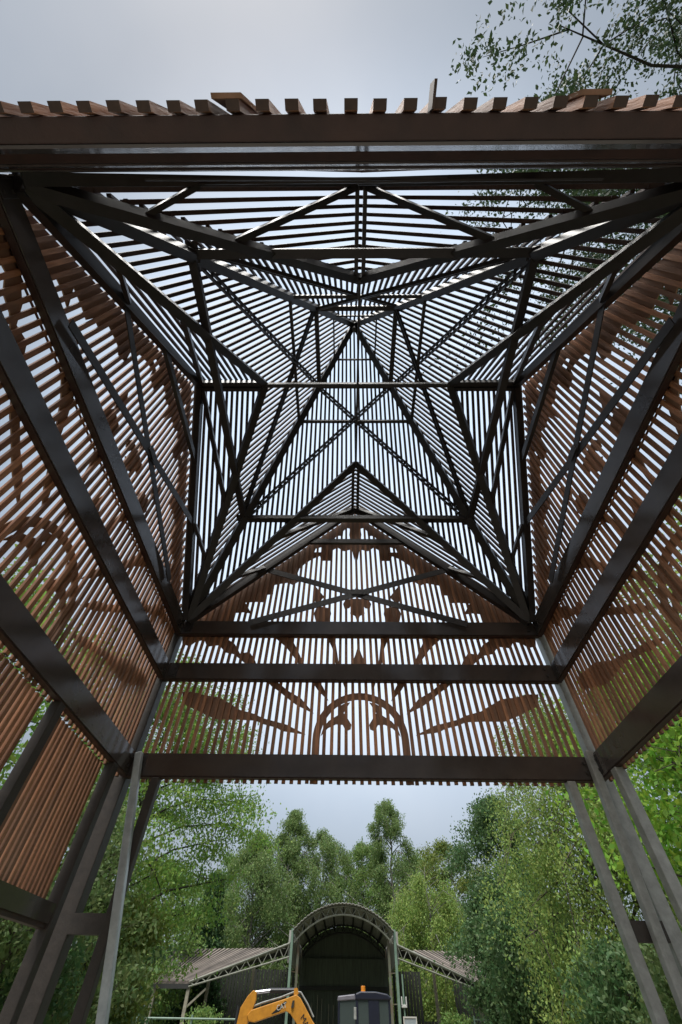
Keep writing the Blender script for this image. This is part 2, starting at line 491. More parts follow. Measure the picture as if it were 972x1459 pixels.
    # hip rafter of the spire on the corner u = -W
    hn = (Vector(T(-1, 1, 0)).normalized() * (ZA - H3T) + Vector((0, 0, W * 1.414))).normalized()
    MB().bar(T(-2.46, 2.46, H3T - 0.03), T(-0.02, 0.02, ZA - 0.06), 0.11, 0.11, up=hn).build('hip_rafter', M['steel'], pav)
    # ring beams and thinner purlins of this face
    for z, w_, h_, nm in ((Z1, 0.09, 0.085, 'ring_beam'), (Z2, 0.08, 0.07, 'ring_beam'), (ZM, 0.05, 0.05, 'purlin'), (Z3, 0.03, 0.04, 'purlin')):
        e = W * kz(z)
        MB().bar(T(-e + 0.03, e - 0.02, z), T(e - 0.03, e - 0.02, z), w_, h_).build(nm, M['steel'], pav)
    # crossed twin-angle braces between the two rings
    for s in (-1, 1):
        e1, e2 = W * kz(Z1), W * kz(Z2)
        p, q = Vector(T(s * (e1 - 0.05), e1, Z1 + 0.04)), Vector(T(-s * (e2 - 0.02), e2, Z2 - 0.03))
        inw = -fn * (0.03 if s < 0 else -0.012)
        d = (q - p).normalized(); a = d.cross(fn).normalized()
        mb = MB()
        for sg in (-1, 1):
            mb.bar(p, q, 0.024, 0.045, up=fn, off=a * 0.03 * sg + inw)
        L = (q - p).length; nn = int(L / 0.16)
        for i in range(1, nn):
            c = p + d * (L * i / nn) + inw
            mb.bar(c - d * 0.018, c + d * 0.018, 0.034, 0.014, up=fn)
        mb.build('cross_brace', M['steel'], pav)
    # node plates on the hip at both rings, cleats at the beam ends
    for z, sz in ((Z1, 0.15), (Z2, 0.10)):
        e = W * kz(z) - 0.045
        c = Vector(T(-e, e, z)); dr = (Vector(T(-0.02, 0.02, ZA)) - Vector(T(-W, W, H3T))).normalized()
        pl = MB().bar(c - dr * sz, c + dr * sz, sz, 0.012, up=hn).build('node_plate', M['steel'], pav, bevel=0.004)
        for sg in (-1, 1):
            cc = c + dr * sz * .6 * sg - hn * 0.012
            MB().bar(cc - dr * .014, cc + dr * .014, 0.028, 0.016, up=hn).build('bolt_head', M['bolt'], pl)
    for zb in (H1B, H2B, H3B):
        mb = MB(); tbox(mb, T, -2.47, -2.36, W - 0.0075, W - 0.0005, zb + 0.02, zb + 0.20); mb.build('end_cleat', M['steel'], pav, bevel=0.003)
    # gusset at the ring corner, short post from wall head to ring corner
    e1 = W * kz(Z1)
    mb = MB(); c = Vector(T(-e1, e1, Z1)); mb.bar(c + Vector(T(0, -0.1, 0)), c + Vector(T(0.0, 0.03, 0)), 0.2, 0.012); mb.build('gusset_plate', M['steel'], pav)

# ties across at gable height and the king post
MB().bar((-W + 0.02, 0, ZG - 0.03), (W - 0.02, 0, ZG - 0.03), 0.06, 0.07).build('tie_beam', M['steel'], pav)
MB().bar((0, -W*kz(ZG), ZG - 0.085), (0, W*kz(ZG), ZG - 0.085), 0.032, 0.035).build('tie_rod', M['steel'], pav)
mb = MB(); mb.tube([(0, 0, ZA - 0.45), (0, 0, ZA + 0.25)], [0.05, 0.04], 10); mb.build('finial', M['steel'], pav)

# posts: three at every corner; struts between
def post(x, y, z1, w, mat, bev=0.008):
    return MB().box(x - w/2, y - w/2, 0.03, x + w/2, y + w/2, z1).build('post', mat, pav, bevel=bev)
for sx in (-1, 1):
    for sy in (-1, 1):
        pm = M['post'] if sx < 0 or sy < 0 else M['lit_post']
        post(sx * 2.597, sy * 2.597, H3T + 0.04, 0.15 if sx < 0 else 0.13, pm)
        post(sx * 2.20, sy * 2.541, H1B - 0.014, 0.09, pm)
        post(sx * 2.541, sy * 2.16, H1B - 0.014, 0.10, pm)
        MB().bar((sx * 2.525, sy * 2.541, 2.08), (sx * 2.245, sy * 2.541, 2.08), 0.06, 0.13).build('strut', M['post'], pav)
        MB().box(sx*2.597 - 0.16, sy*2.597 - 0.16, 0.03, sx*2.597 + 0.16, sy*2.597 + 0.16, 0.05).build('base_plate', M['bolt'], pav)
# leaning pale props at the two back corners
mb = MB(); mb.bar((-2.44, 2.44, 3.40), (-1.60, 2.44, 0.03), 0.075, 0.075, up=(0, 1, 0)); mb.build('leaning_prop', M['galv'], pav, bevel=0.012)
mb = MB(); mb.bar((2.475, 2.44, 3.45), (2.29, 2.44, 0.03), 0.085, 0.085, up=(0, 1, 0)); mb.build('leaning_prop', M['lit_post'], pav, bevel=0.012)
# lower screen on the left side: rail, mullion, slats
T = wall_frame(3)
zr0, zr1 = 2.00, 2.145
mb = MB(); tbox(mb, T, -2.47, 2.10, W + 0.01, W + 0.07, zr0, zr1); r = mb.build('bottom_rail', M['timber'], pav, bevel=0.003)
mb = MB(); tbox(mb, T, -2.47, 2.10, W, W + 0.0085, zr0 + 0.03, zr1); mb.build('facing_plate', M['plate'], r)
for um in (0.92, -0.75):
    mb = MB(); tbox(mb, T, um - 0.045, um + 0.045, W + 0.005, W + 0.085, zr1 + 0.001, H1B - 0.013); mb.build('mullion', M['post'], pav, bevel=0.004)
mb = MB(); u = -2.4
while u < 2.06:
    if min(abs(u - 0.92), abs(u + 0.75)) > 0.11:
        tbox(mb, T, u - SW/2, u + SW/2, W + 0.076, W + 0.076 + ST, zr1 - 0.03, H1B - 0.05)
    u += 0.067
mb.build('screen_slats', M['slat'], pav)
# odd plates standing on the front slats
MB().box(0.062, -2.634, 3.160, 0.070, -2.575, 3.24).build('bracket_plate', M['shade_brown'], pav)

# ------------------------------------------------------------------ buildings behind
M['corr'] = surface('corrugated_fibre_cement', (0.20, 0.168, 0.142), (0.125, 0.105, 0.09), 0.85, scale=1.2, bump=0.1, island=0.4)
M['vault'] = surface('vault_sheet', (0.46, 0.45, 0.42), (0.30, 0.29, 0.27), 0.8, scale=2)
M['green'] = surface('pale_green_paint', (0.20, 0.30, 0.23), (0.14, 0.21, 0.16), 0.5, scale=3, bump=0.1)
M['rustgreen'] = surface('rusty_green_paint', (0.16, 0.20, 0.15), (0.14, 0.085, 0.05), 0.6, scale=2.2)
M['truss'] = surface('weathered_truss', (0.26, 0.27, 0.22), (0.15, 0.15, 0.12), 0.6, scale=4)
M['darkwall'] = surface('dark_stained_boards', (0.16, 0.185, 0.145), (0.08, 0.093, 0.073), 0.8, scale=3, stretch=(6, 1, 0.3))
M['shadewall'] = surface('shaded_boards', (0.035, 0.04, 0.033), (0.02, 0.022, 0.018), 0.85, scale=3, stretch=(6, 1, .3))  # boards under the wings, shade put into a darker colour
M['rib'] = surface('dark_rib', (0.03, 0.03, 0.028), None, 0.6)
M['whitish'] = surface('chalky_white', (0.6, 0.6, 0.56), (0.45, 0.45, 0.42), 0.6)
M['palewood'] = surface('pale_stake', (0.36, 0.33, 0.26), (0.22, 0.2, 0.15), 0.8, scale=6)

barn = empty('open_barn', (-0.28, 40, 0))
tag(barn, 'open sided barn with an arched central portal and two low corrugated wings', 'barn')
BW, SPR, RISE, DEP = 3.46, 5.52, 1.40, 9.5
def arc(w, rise, base, n=24):
    R_ = (w*w + rise*rise) / (2*rise); a0 = math.asin(min(1, w / R_))
    return [(R_ * math.sin(-a0 + 2*a0*i/n), base + R_ * math.cos(-a0 + 2*a0*i/n) - (R_ - rise)) for i in range(n + 1)]
def arch_truss(y):
    t = MB(); o = arc(BW, RISE, SPR); i_ = arc(BW - 0.12, RISE - 0.02, SPR - 0.42)
    for A in (o, i_):
        t.tube([(a, y, b) for a, b in A], [0.055]*len(A), 6)
    for j in range(24):
        p, q = (o[j], i_[j + 1]) if j % 2 else (i_[j], o[j + 1])
        t.tube([(p[0], y, p[1]), (q[0], y, q[1])], [0.03, 0.03], 5)
    return t
arch_truss(0).build('arch_truss', M['truss'], barn)
arch_truss(DEP - 0.75).build('arch_truss', M['rib'], barn)
v = MB(); A = arc(BW, RISE, SPR + 0.08, 60)
for j in range(60):
    (x0, z0), (x1, z1) = A[j], A[j + 1]
    dz = 0.035 if j % 2 else 0.0
    v.hexa([(x0, -0.4, z0 + dz), (x1, -0.4, z1 + dz), (x1, DEP, z1 + dz), (x0, DEP, z0 + dz), (x0, -0.4, z0 + dz + .03), (x1, -0.4, z1 + dz + .03), (x1, DEP, z1 + dz + .03), (x0, DEP, z0 + dz + .03)])
v.build('vault_roof', M['vault'], barn)
A = arc(BW - 0.02, RISE - 0.02, SPR + 0.0, 10)
for j in range(1, 10):
    MB().bar((A[j][0], 0, A[j][1] - 0.03), (A[j][0], DEP, A[j][1] - 0.03), 0.10, 0.16).build('purlin', M['rib'], barn)
for sx in (-1, 1):
    for dx, yy, mt in ((0, 0, 'green'), (-0.42, 0.5, 'rustgreen'), (0, DEP, 'rustgreen')):
        x = sx * (BW + dx + 0.03)
        MB().box(x - 0.08, yy - 0.11, 0, x + 0.08, yy + 0.11, SPR + 0.25).build('portal_post', M[mt], barn)
    MB().box(sx*(BW + .16) - 0.12, 0.3, 4.2, sx*(BW + .16) + 0.12, DEP, SPR + 0.2).build('side_wall', M['vault'], barn)
    for j in range(3):
        MB().bar((sx*(BW - .4), 0.5, 1.2 + j*1.3), (sx*(BW + .02), 0.03, 1.2 + j*1.3), 0.05, 0.05).build('strut', M['rustgreen'], barn)
# dark back wall of boards inside the portal with a beam across and pale stakes before it
mb = MB(); x = -BW
while x < BW:
    w_ = 0.22
    mb.box(x, DEP - 0.6, 0, x + w_ - 0.02, DEP - 0.6 + rng.uniform(0.03, 0.06), SPR - 0.5)
    x += w_
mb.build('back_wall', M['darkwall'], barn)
Ab = arc(BW - .05, RISE - .02, SPR, 16)
MB().prism([(-BW + .05, 0)] + Ab + [(BW - .05, 0)], lambda a, b, t: (a, DEP - 0.08 + t, b), 0.05).build('back_lining', M['darkwall'], barn)
MB().box(-BW, DEP - 0.9, 3.35, BW, DEP - 0.62, 3.55).build('cross_beam', M['rib'], barn)
for sx, xe, ze in ((-1, -9.9, 3.2), (1, 9.75, 2.95)):
    # wing: truss along the front, sheet rising to the portal, hipped end sloping to the eaves
    B = Vector((xe, 0, ze)); C_ = Vector((sx * (BW + 0.15), 0, 5.05)); E_ = Vector((sx * 5.4, 6, 5.2)); D_ = Vector((sx * 13.2, 6, 5.05)); A_ = Vector((sx * 12.2, 0, ze - 0.02))
    t = MB()
    lo0, lo1 = B + Vector((0, -0.06, -0.12)), C_ + Vector((0, -0.06, -0.62))
    up0, up1 = B + Vector((0, -0.06, 0.08)), C_ + Vector((0, -0.06, 0.0))
    t.tube([lo0, lo1], [0.045, 0.045], 6); t.tube([up0, up1], [0.055, 0.055], 6)
    for j in range(18):
        a, b = j / 18, (j + 1) / 18
        p, q = (lo0.lerp(lo1, a), up0.lerp(up1, b)) if j % 2 else (up0.lerp(up1, a), lo0.lerp(lo1, b))
        t.tube([p, q], [0.026, 0.026], 5)
    t.build('wing_truss', M['truss'], barn)
    r_ = MB(); nn = 46                    # corrugations run down from the ridge to the eaves
    for j in range(nn):
        for (P0, P1, Q0, Q1) in ((A_, B, D_, E_),):
            a, b = j / nn, (j + 1) / nn
            dz = Vector((0, 0, 0.11 if j % 2 else 0.0))
            c = [P0.lerp(P1, a) + dz, P0.lerp(P1, b) + dz, Q0.lerp(Q1, b) + dz, Q0.lerp(Q1, a) + dz]
            r_.hexa(c + [p + Vector((0, 0, 0.035)) for p in c])
    r_.build('hipped_roof', M['corr'], barn)
    r_ = MB(); nn = 40
    C2 = Vector((sx * (BW + 0.15), 7.5, 5.3))
    for j in range(nn):
        a, b = j / nn, (j + 1) / nn
        dz = Vector((0, 0, 0.05 if j % 2 else 0.0))
        c = [B.lerp(C_, a) + dz, B.lerp(C_, b) + dz, E_.lerp(C2, b) + dz, E_.lerp(C2, a) + dz]
        r_.hexa(c + [p + Vector((0, 0, 0.035)) for p in c])
    r_.build('wing_roof', M['vault'], barn)
    for j, f_ in enumerate((0.25, 0.5, 0.75)):
        p, q = B.lerp(E_, f_), C_.lerp(C2, f_)
        MB().bar(p - Vector((0, 0, .12)), q - Vector((0, 0, .12)), 0.09, 0.16).build('purlin', M['rib'], barn)
    MB().bar(A_ + Vector((0, -.03, -.1)), B + Vector((0, -.03, -.1)), 0.06, 0.2).build('eaves_board', M['rib'], barn)
    for px, py in ((xe, 0.1), (sx*12.1, 0.2), (xe, 5.6), (sx*6.8, 6.4)):
        MB().bar((px, py, 0), (px, py, ze - 0.15 if py < 1 else 4.4), 0.2, 0.2).build('wing_post', M['palewood'], barn)
    MB().bar((xe, 0.1, ze - 1.0), (xe - sx*1.1, 0.15, ze - 0.18), 0.1, 0.1).build('knee_brace', M['palewood'], barn)
    mb = MB(); x = 0
    while x < 8.4:
        xx = sx * (BW + .3 + x); mb.box(min(xx, xx + sx*.2), 7.4, 0, max(xx, xx + sx*.2), 7.46, 4.3 if not (2.0 < x < 4.4 and sx > 0) else 1.9); x += .24
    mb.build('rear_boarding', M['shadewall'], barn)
# pale stakes leaning inside the portal
for i in range(16):
    x = -3.2 + i * 0.4 + rng.uniform(-.12, .12)
    h = rng.uniform(2.3, 3.2)
    s_ = MB().tube([(barn.location.x + x, 47.5, 0), (barn.location.x + x + rng.uniform(-.06, .06), 47.9, h)], [0.035, 0.028], 6).build('stake', M['palewood'])
    tag(s_, 'thin pale stake leaning on the dark back wall inside the arched barn', 'stake', 'stakes inside the barn')

# rail fences in front of the barn
def fence(name, x0, x1, y, h, label, mat, step=2.4):
    r = empty(name, (x0, y, 0)); tag(r, label, 'fence', 'rail fences before the barn')
    L = x1 - x0
    for z in (h - 0.04, h * 0.62, h * 0.28):
        MB().tube([(0, 0, z), (L, 0, z)], [0.035, 0.035], 6).build('rail', mat, r)
    n_ = int(L / step)
    for i in range(n_ + 1):
        MB().tube([(L * i / n_, 0.06, 0), (L * i / n_, 0.06, h + 0.09)], [0.05, 0.05], 6).build('fence_post', mat, r)
fence('rail_fence', -19, -5.2, 33.0, 1.80, 'pale green tube rail fence below the barn wing behind the excavator', M['green'])
fence('rail_fence', 6.6, 17, 34.0, 1.92, 'pale green tube rail fence below the dark tree beside the barn', M['green'])

# lamp pole and framed panel by the portal
p_ = empty('lamp_pole', (3.28, 37.2, 0)); tag(p_, 'slim green pole with a small white lamp before the barn portal', 'lamp pole')
MB().tube([(0, 0, 0), (0, 0, 3.6)], [0.05, 0.045], 8).build('pole', M['green'], p_)
mb = MB(); mb.box(-0.16, -0.12, 2.36, -0.09, 0.02, 2.72); mb.box(0.09, -0.12, 2.36, 0.16, 0.02, 2.72); mb.box(-0.16, -0.12, 2.30, 0.16, 0.02, 2.42); mb.build('lamp_bracket', M['whitish'], p_, bevel=0.02)
q_ = empty('framed_panel', (2.45, 26.2, 0)); tag(q_, 'small pale grey panel in a white frame standing by the barn portal', 'panel')
MB().tube([(0, 0.05, 0), (0, 0.05, 1.3)], [0.04, 0.04], 8).build('stand', M['bolt'], q_)
mb = MB()
for a in ((-.27, 1.2, -.23, 1.86), (.23, 1.2, .27, 1.86), (-.229, 1.2, .229, 1.24), (-.229, 1.82, .229, 1.86)): mb.box(a[0], -.03, a[1], a[2], .02, a[3])
mb.build('frame', M['whitish'], q_)
MB().box(-.229, -.01, 1.241, .229, .01, 1.819).build('panel_face', surface('grey_cells', (0.35, 0.4, 0.42), (0.28, 0.33, 0.36), 0.25), q_)

# ------------------------------------------------------------------ excavator, side on, arm out to the left
M['yellow'] = surface('worn_yellow_paint', (0.62, 0.27, 0.025), (0.45, 0.19, 0.02), 0.45, scale=5, bump=0.08)
M['black'] = surface('black_paint', (0.02, 0.02, 0.023), (0.012, 0.012, 0.014), 0.4, scale=6)
M['navy'] = surface('navy_cab_paint', (0.012, 0.014, 0.03), (0.009, 0.01, 0.02), 0.35, scale=3)
M['chrome'] = surface('bright_rod', (0.7, 0.68, 0.75), None, 0.15, metal=1.0)
M['rubber'] = surface('track_rubber', (0.03, 0.028, 0.026), (0.06, 0.05, 0.04), 0.85, scale=10, bump=0.4)
M['hose'] = surface('grey_hose', (0.35, 0.36, 0.34), (0.2, 0.2, 0.19), 0.5, scale=8)
gl, gn, gk, gp = new_mat('cab_glass')
gp.inputs['Base Color'].default_value = (0.07, 0.09, 0.085, 1); gp.inputs['Roughness'].default_value = 0.1
gp.inputs['Transmission Weight'].default_value = 0.25; gp.inputs['IOR'].default_value = 1.3
M['glass'] = gl
am, an, ak, ap = new_mat('amber_lens')
ap.inputs['Base Color'].default_value = (0.75, 0.25, 0.02, 1); ap.inputs['Roughness'].default_value = 0.25
M['amber'] = am

ex = empty('excavator', (0.55, 26, 0))
tag(ex, 'yellow tracked excavator with its arm out to the left of a dark navy cab', 'excavator')
def slab(poly, y0, y1):                       # outline in x, z given a thickness in y
    return MB().prism(poly, lambda a, b, t: (a, y0 + t, b), y1 - y0)
for y0 in (-0.95, 0.5):
    o = [(-1.35, .25), (-1.2, .06), (1.2, .06), (1.35, .25), (1.35, .42), (1.18, .6), (-1.18, .6), (-1.35, .42)]
    tr = slab(o, y0, y0 + .45).build('track', M['rubber'], ex, bevel=0.03)
    for i in range(6):
        MB().tube([(-1.0 + .4*i, y0 - .02, .25), (-1.0 + .4*i, y0 + .47, .25)], [.13, .13], 14).build('roller', M['black'], tr)
slab([(-.9, .62), (1.35, .62), (1.55, .8), (1.55, 1.35), (.95, 1.5), (-.2, 1.3), (-.9, 1.0)], -.95, .95).build('body', M['yellow'], ex, bevel=0.05)
slab([(-.6, .5), (.6, .5), (.6, .62), (-.6, .62)], -.5, .5).build('slew_ring', M['black'], ex)
# cab: dark frame, windows, visor roof
cb = MB()
for (x0, x1, z0, z1) in ((-1.0, -.92, 1.0, 2.26), (-.3, -.2, 1.0, 2.3), (.2, .62, 1.0, 2.32), (.98, 1.06, 1.0, 2.28)):
    for y0 in (-.93, .03):
        cb.box(x0, y0, z0, x1, y0 + .07, z1)
cb.box(-1.0, -.93, .98, 1.06, .10, 1.12)
cb.box(-.92, .05, 1.0, 1.0, .09, 2.2)
cab = cb.build('cab', M['navy'], ex, bevel=0.015)
slab([(-1.02, 2.20), (-1.0, 2.33), (-.32, 2.39), (-.3, 2.24)], -.95, .12).build('roof_visor', surface('grey_visor', (.2, .19, .22), None, .3), cab, bevel=.03)
slab([(-.3, 2.24), (-.3, 2.40), (-.1, 2.46), (.5, 2.46), (.95, 2.40), (1.12, 2.30), (1.08, 2.24)], -.96, .12).build('cab_roof', M['navy'], cab, bevel=.04)
for x0, x1 in ((-.92, -.3), (-.2, .2), (.62, .98)):
    MB().box(x0, -.905, 1.12, x1, -.89, 2.24).build('window', M['glass'], cab)
sb = MB().box(.0, -.6, 1.12, .5, -.15, 1.35); sb.box(.4, -.6, 1.35, .5, -.15, 1.95); sb.build('driver_seat', M['black'], cab, bevel=.04)
mb = MB().tube([(-.28, -.96, 1.5), (-.32, -1.2, 1.6), (-.32, -1.2, 1.95)], [.012]*3, 6); mb.build('mirror_arm', M['black'], cab)
MB().box(-.38, -1.22, 1.75, -.28, -1.19, 2.05).build('mirror', M['hose'], cab, bevel=.01)
MB().tube([(.02, -.5, 2.45), (.02, -.5, 2.50), (.02, -.5, 2.62)], [.10, .09, .085], 14).build('beacon', M['amber'], ex, bevel=.01)
# boom: foot by the cab, knee, then level arm end
boom = [(-1.62, .95), (-1.42, 1.2), (-1.95, 1.72), (-2.45, 2.27), (-2.62, 2.36), (-2.95, 2.27), (-4.35, 1.95), (-4.5, 1.82), (-4.4, 1.66), (-4.2, 1.64), (-2.98, 1.93), (-2.80, 1.86), (-2.4, 1.5), (-1.9, .95)]
boom = [(a - .05 if a < -1.7 else a, b) for a, b in boom]
bo = slab(boom, -.72, -.42).build('boom', M['yellow'], ex, bevel=0.02)
slab([(-3.55, 1.86), (-3.3, 1.92), (-3.02, 2.17), (-3.1, 2.19), (-3.6, 1.86)], -.726, -.7205).build('dark_decal', M['black'], bo)
slab([(-2.84, 2.02), (-2.8, 2.2), (-2.72, 2.21), (-2.74, 2.02)], -.80, -.7205).build('pivot_plate', M['bolt'], bo)
for a in ((-4.45, 2.0), (-4.3, 2.03)):
    pass
hp = [(-4.4, -.57, 2.03), (-4.0, -.57, 2.14), (-3.3, -.57, 2.28), (-2.72, -.57, 2.44), (-2.5, -.57, 2.42), (-2.2, -.57, 2.12), (-1.95, -.57, 1.8)]
for dy in (-.06, .02, .09):
    MB().tube([(a, b + dy, c) for a, b, c in hp], [.028]*len(hp), 6).build('hose', M['hose'], bo)
slab([(-2.66, 2.33), (-2.78, 2.36), (-2.78, 2.52), (-2.66, 2.54), (-2.58, 2.4)], -.66, -.48).build('cylinder_lug', M['yellow'], bo)
MB().tube([(-2.72, -.57, 2.47), (-3.75, -.57, 2.455)], [.075, .075], 12).build('cylinder', M['black'], ex)
MB().tube([(-3.75, -.57, 2.455), (-4.35, -.57, 2.40)], [.05, .05], 10).build('cylinder_rod', M['chrome'], ex)
st = [(-4.28, 2.42), (-4.42, 2.46), (-4.62, 2.30), (-4.85, 2.0), (-4.95, 1.4), (-4.9, .7), (-4.72, .62), (-4.6, 1.4), (-4.42, 1.8), (-4.27, 2.2)]
sk = slab(st, -.68, -.46).build('dipper_arm', M['yellow'], ex, bevel=0.02)
MB().tube([(-4.92, -.57, 2.05), (-5.0, -.57, 1.0)], [.07, .07], 10).build('bucket_cylinder', M['black'], ex)
slab([(-4.95, .75), (-4.6, .7), (-4.25, .45), (-4.2, .1), (-4.6, .05), (-5.0, .2), (-5.1, .5)], -.9, -.25).build('bucket', M['black'], ex, bevel=.03)
def lettering(txt, size, loc, rot, mat, parent):
    cu = bpy.data.curves.new('lettering', 'FONT'); cu.body = txt; cu.size = size; cu.extrude = 0.002; cu.align_x = 'CENTER'; cu.align_y = 'CENTER'
    tmp = bpy.data.objects.new('lettering', cu); COL.objects.link(tmp)
    me = bpy.data.meshes.new_from_object(tmp.evaluated_get(bpy.context.evaluated_depsgraph_get()))
    bpy.data.objects.remove(tmp); me.materials.clear(); me.materials.append(mat)
    o = link(bpy.data.objects.new('lettering', me), parent); o.location = loc; o.rotation_euler = rot
lettering('CAT', .2, (-3.22, -.735, 2.04), (math.pi/2, math.radians(-14), 0), M['whitish'], bo)
lettering('MAX', .26, (-2.22, -.735, 1.62), (math.pi/2, math.radians(48), 0), M['black'], bo)

# ------------------------------------------------------------------ trees and shrubs
bark = surface('brown_bark', (0.10, 0.08, 0.06), (0.05, 0.04, 0.03), 0.9, scale=8, stretch=(1, 1, .3), bump=0.6)
birch_bark = surface('birch_bark', (0.24, 0.23, 0.20), (0.06, 0.055, 0.05), 0.8, scale=5, stretch=(.6, .6, 2.5), bump=0.3)
darkbark = surface('dark_bark', (0.05, 0.04, 0.035), (0.03, 0.025, 0.02), 0.9, scale=8, bump=0.5)
LEAF = {
    'fresh': leaf_mat('fresh_green_leaf', (0.218, 0.356, 0.069)),
    'mid': leaf_mat('mid_green_leaf', (0.184, 0.287, 0.075)),
    'birch': leaf_mat('birch_leaf', (0.207, 0.299, 0.103)),
    'willow': leaf_mat('willow_leaf', (0.276, 0.38, 0.098)),
    'dark': leaf_mat('dark_green_leaf', (0.10, 0.178, 0.0651)),
    'fir': leaf_mat('conifer_needles', (0.049, 0.105, 0.035), trans=.25),
    'maple': leaf_mat('maple_leaf', (0.253, 0.437, 0.057)),
    'yellow': leaf_mat('yellowish_leaf', (0.2, 0.255, 0.06)),
    'backlit_birch': leaf_mat('backlit_birch_leaf', (0.063, 0.103, 0.04), trans=.25),  # green darkened to stand for leaves backlit by the sky
    'olive': leaf_mat('olive_leaf', (0.145, 0.209, 0.072)),
}

def leaves_mesh(name, cen, L, mat, parent, nrng, droop=0.0, aspect=0.55):
    """one kite-shaped leaf per row of cen"""
    n = len(cen)
    d = nrng.normal(size=(n, 3)); d[:, 2] -= droop
    d /= np.linalg.norm(d, axis=1)[:, None] + 1e-9
    s = nrng.normal(size=(n, 3)); a = np.cross(d, s); a /= np.linalg.norm(a, axis=1)[:, None] + 1e-9
    ln = L * nrng.uniform(0.65, 1.25, (n, 1))
    w = ln * aspect * 0.5
    up = np.cross(d, a) * ln * 0.12
    V = np.empty((n, 4, 3))
    V[:, 0] = cen - d * ln * .5
    V[:, 1] = cen + a * w + up
    V[:, 2] = cen + d * ln * .5
    V[:, 3] = cen - a * w + up
    me = bpy.data.meshes.new(name)
    me.vertices.add(n * 4); me.vertices.foreach_set('co', V.ravel())
    me.loops.add(n * 4); me.loops.foreach_set('vertex_index', np.arange(n * 4, dtype=np.int32))
    me.polygons.add(n); me.polygons.foreach_set('loop_start', np.arange(0, n * 4, 4, dtype=np.int32))
    me.polygons.foreach_set('loop_total', np.full(n, 4, dtype=np.int32))
    me.update(calc_edges=True)
    me.materials.append(mat)
    return link(bpy.data.objects.new(name, me), parent)

def profile(style, t):
    if style == 'cone': return (1 - t) ** 0.9 * (0.9 + .1 * math.cos(t * 40))
    if style == 'spire': return max(0.05, math.sin(math.pi * min(1, (t * .92 + .1))) ** .8) * (1 - .55 * t)
    if style == 'tall': return max(.14, min(1.0, ((1 - t) * 3.0)) ** .62 * (.8 + .2 * math.sin(math.pi * t)))
    if style == 'dome': return math.sqrt(max(0.02, 1 - (1.35 * t - .45) ** 2)) if t < 1.07 else .1
    return math.sqrt(max(0.03, 1 - (2 * t - 1) ** 2))            # round

def tree(name, label, cat, x, y, h, r, base, n_leaf, L, leaf, bk, style='round', seed=1, weep=0.0, limbs=34, sub=4, trunk_r=None,
         clump=0.35, lean=(0, 0), droop=0.4, group=None, trunk_top=None, squash=1.0, rise=0.35, flat=.62):
    rg = random.Random(seed); nr = np.random.default_rng(seed)
    root = empty(name, (x, y, 0)); tag(root, label, cat, group)
    tr = trunk_r or h * 0.014
    K = 9; wob = [Vector((lean[0]*i/K*h + rg.uniform(-.015, .015)*h*min(1, i), lean[1]*i/K*h + rg.uniform(-.015, .015)*h*min(1, i), 0)) for i in range(K + 1)]
    tt = trunk_top or .96
    tp = [wob[i] + Vector((0, 0, h * tt * i / K)) for i in range(K + 1)]
    tb = MB().tube(tp, [tr * (1.25 if i == 0 else 1 - .9 * i / K) for i in range(K + 1)], 8)
    def at(z):
        f_ = max(0, min(K - 1e-4, z / (h * tt) * K)); i = int(f_); return tp[i].lerp(tp[i + 1], f_ - i)
    tips = []
    for i in range(limbs):
        t = (i + rg.random()) / limbs
        z = base + (h - base) * t
        rad = r * profile(style, t) * rg.uniform(.5, 1.12)
        az = i * 2.39996 + rg.uniform(-.5, .5)
        start = at(max(base * .7, z - rad * rise * rg.uniform(.8, 1.5)))
        end = at(z); end = Vector((end.x + math.cos(az) * rad * squash, end.y + math.sin(az) * rad, z + rg.uniform(-.06, .06) * r))
        if weep: end.z -= weep * rad * .3
        mid = start.lerp(end, .5) + Vector((0, 0, rad * (.12 if not weep else .3)))
        lr = max(.012, tr * .42 * (1 - .6 * t) * min(1, rad / r + .25))
        tb.tube([start, start.lerp(mid, .5) + Vector((0, 0, .03*rad)), mid, mid.lerp(end, .55), end], [lr, lr*.8, lr*.6, lr*.4, lr*.18], 5, cap=False)
        tips.append((end, rad)); tips.append((mid.lerp(end, .5), rad * .8)); 
        for j in range(sub):
            f_ = rg.uniform(.35, 1)
            s0 = mid.lerp(end, f_ * 1.0 if f_ < 1 else 1)
            dl = rad * rg.uniform(.25, .5)
            e = s0 + Vector((rg.gauss(0, 1), rg.gauss(0, 1), rg.gauss(.1, .6))).normalized() * dl
            if weep: e.z -= dl * weep
            tb.tube([s0, s0.lerp(e, .5) + Vector((0, 0, .06 * dl)), e], [lr * .35, lr * .25, lr * .1], 4, cap=False)
            tips.append((e, rad)); tips.append((s0.lerp(e, .6), rad))
    tb.build('trunk', bk, root, smooth=True)
    per = max(1, n_leaf // len(tips)); C = []
    for p, rad in tips:
        k = max(3, int(per * nr.uniform(.35, 1.65)))
        if weep:                                       # hanging strands
            ns = max(2, k // 14)
            c0 = nr.normal(size=(ns, 3)) * np.array([clump, clump, clump * .5]) * .9
            idx = nr.integers(0, ns, k)
            q = c0[idx] + nr.normal(size=(k, 3)) * np.array([.08, .08, .08]) * (1 + clump)
            ln = nr.uniform(.4, 1.3, ns) * weep * (0.7 + .5 * clump) * 1.6
            q[:, 2] -= nr.random(k) * ln[idx]
        else:
            q = nr.normal(size=(k, 3)) * np.array([clump, clump, clump * flat])
        C.append(q + np.array(p))
    leaves_mesh('crown', np.concatenate(C), L, LEAF[leaf], root, nr, droop=droop)
    return root

def pol(az, d):
    a = math.radians(az); return CAMX + d * math.sin(a), d * math.cos(a)

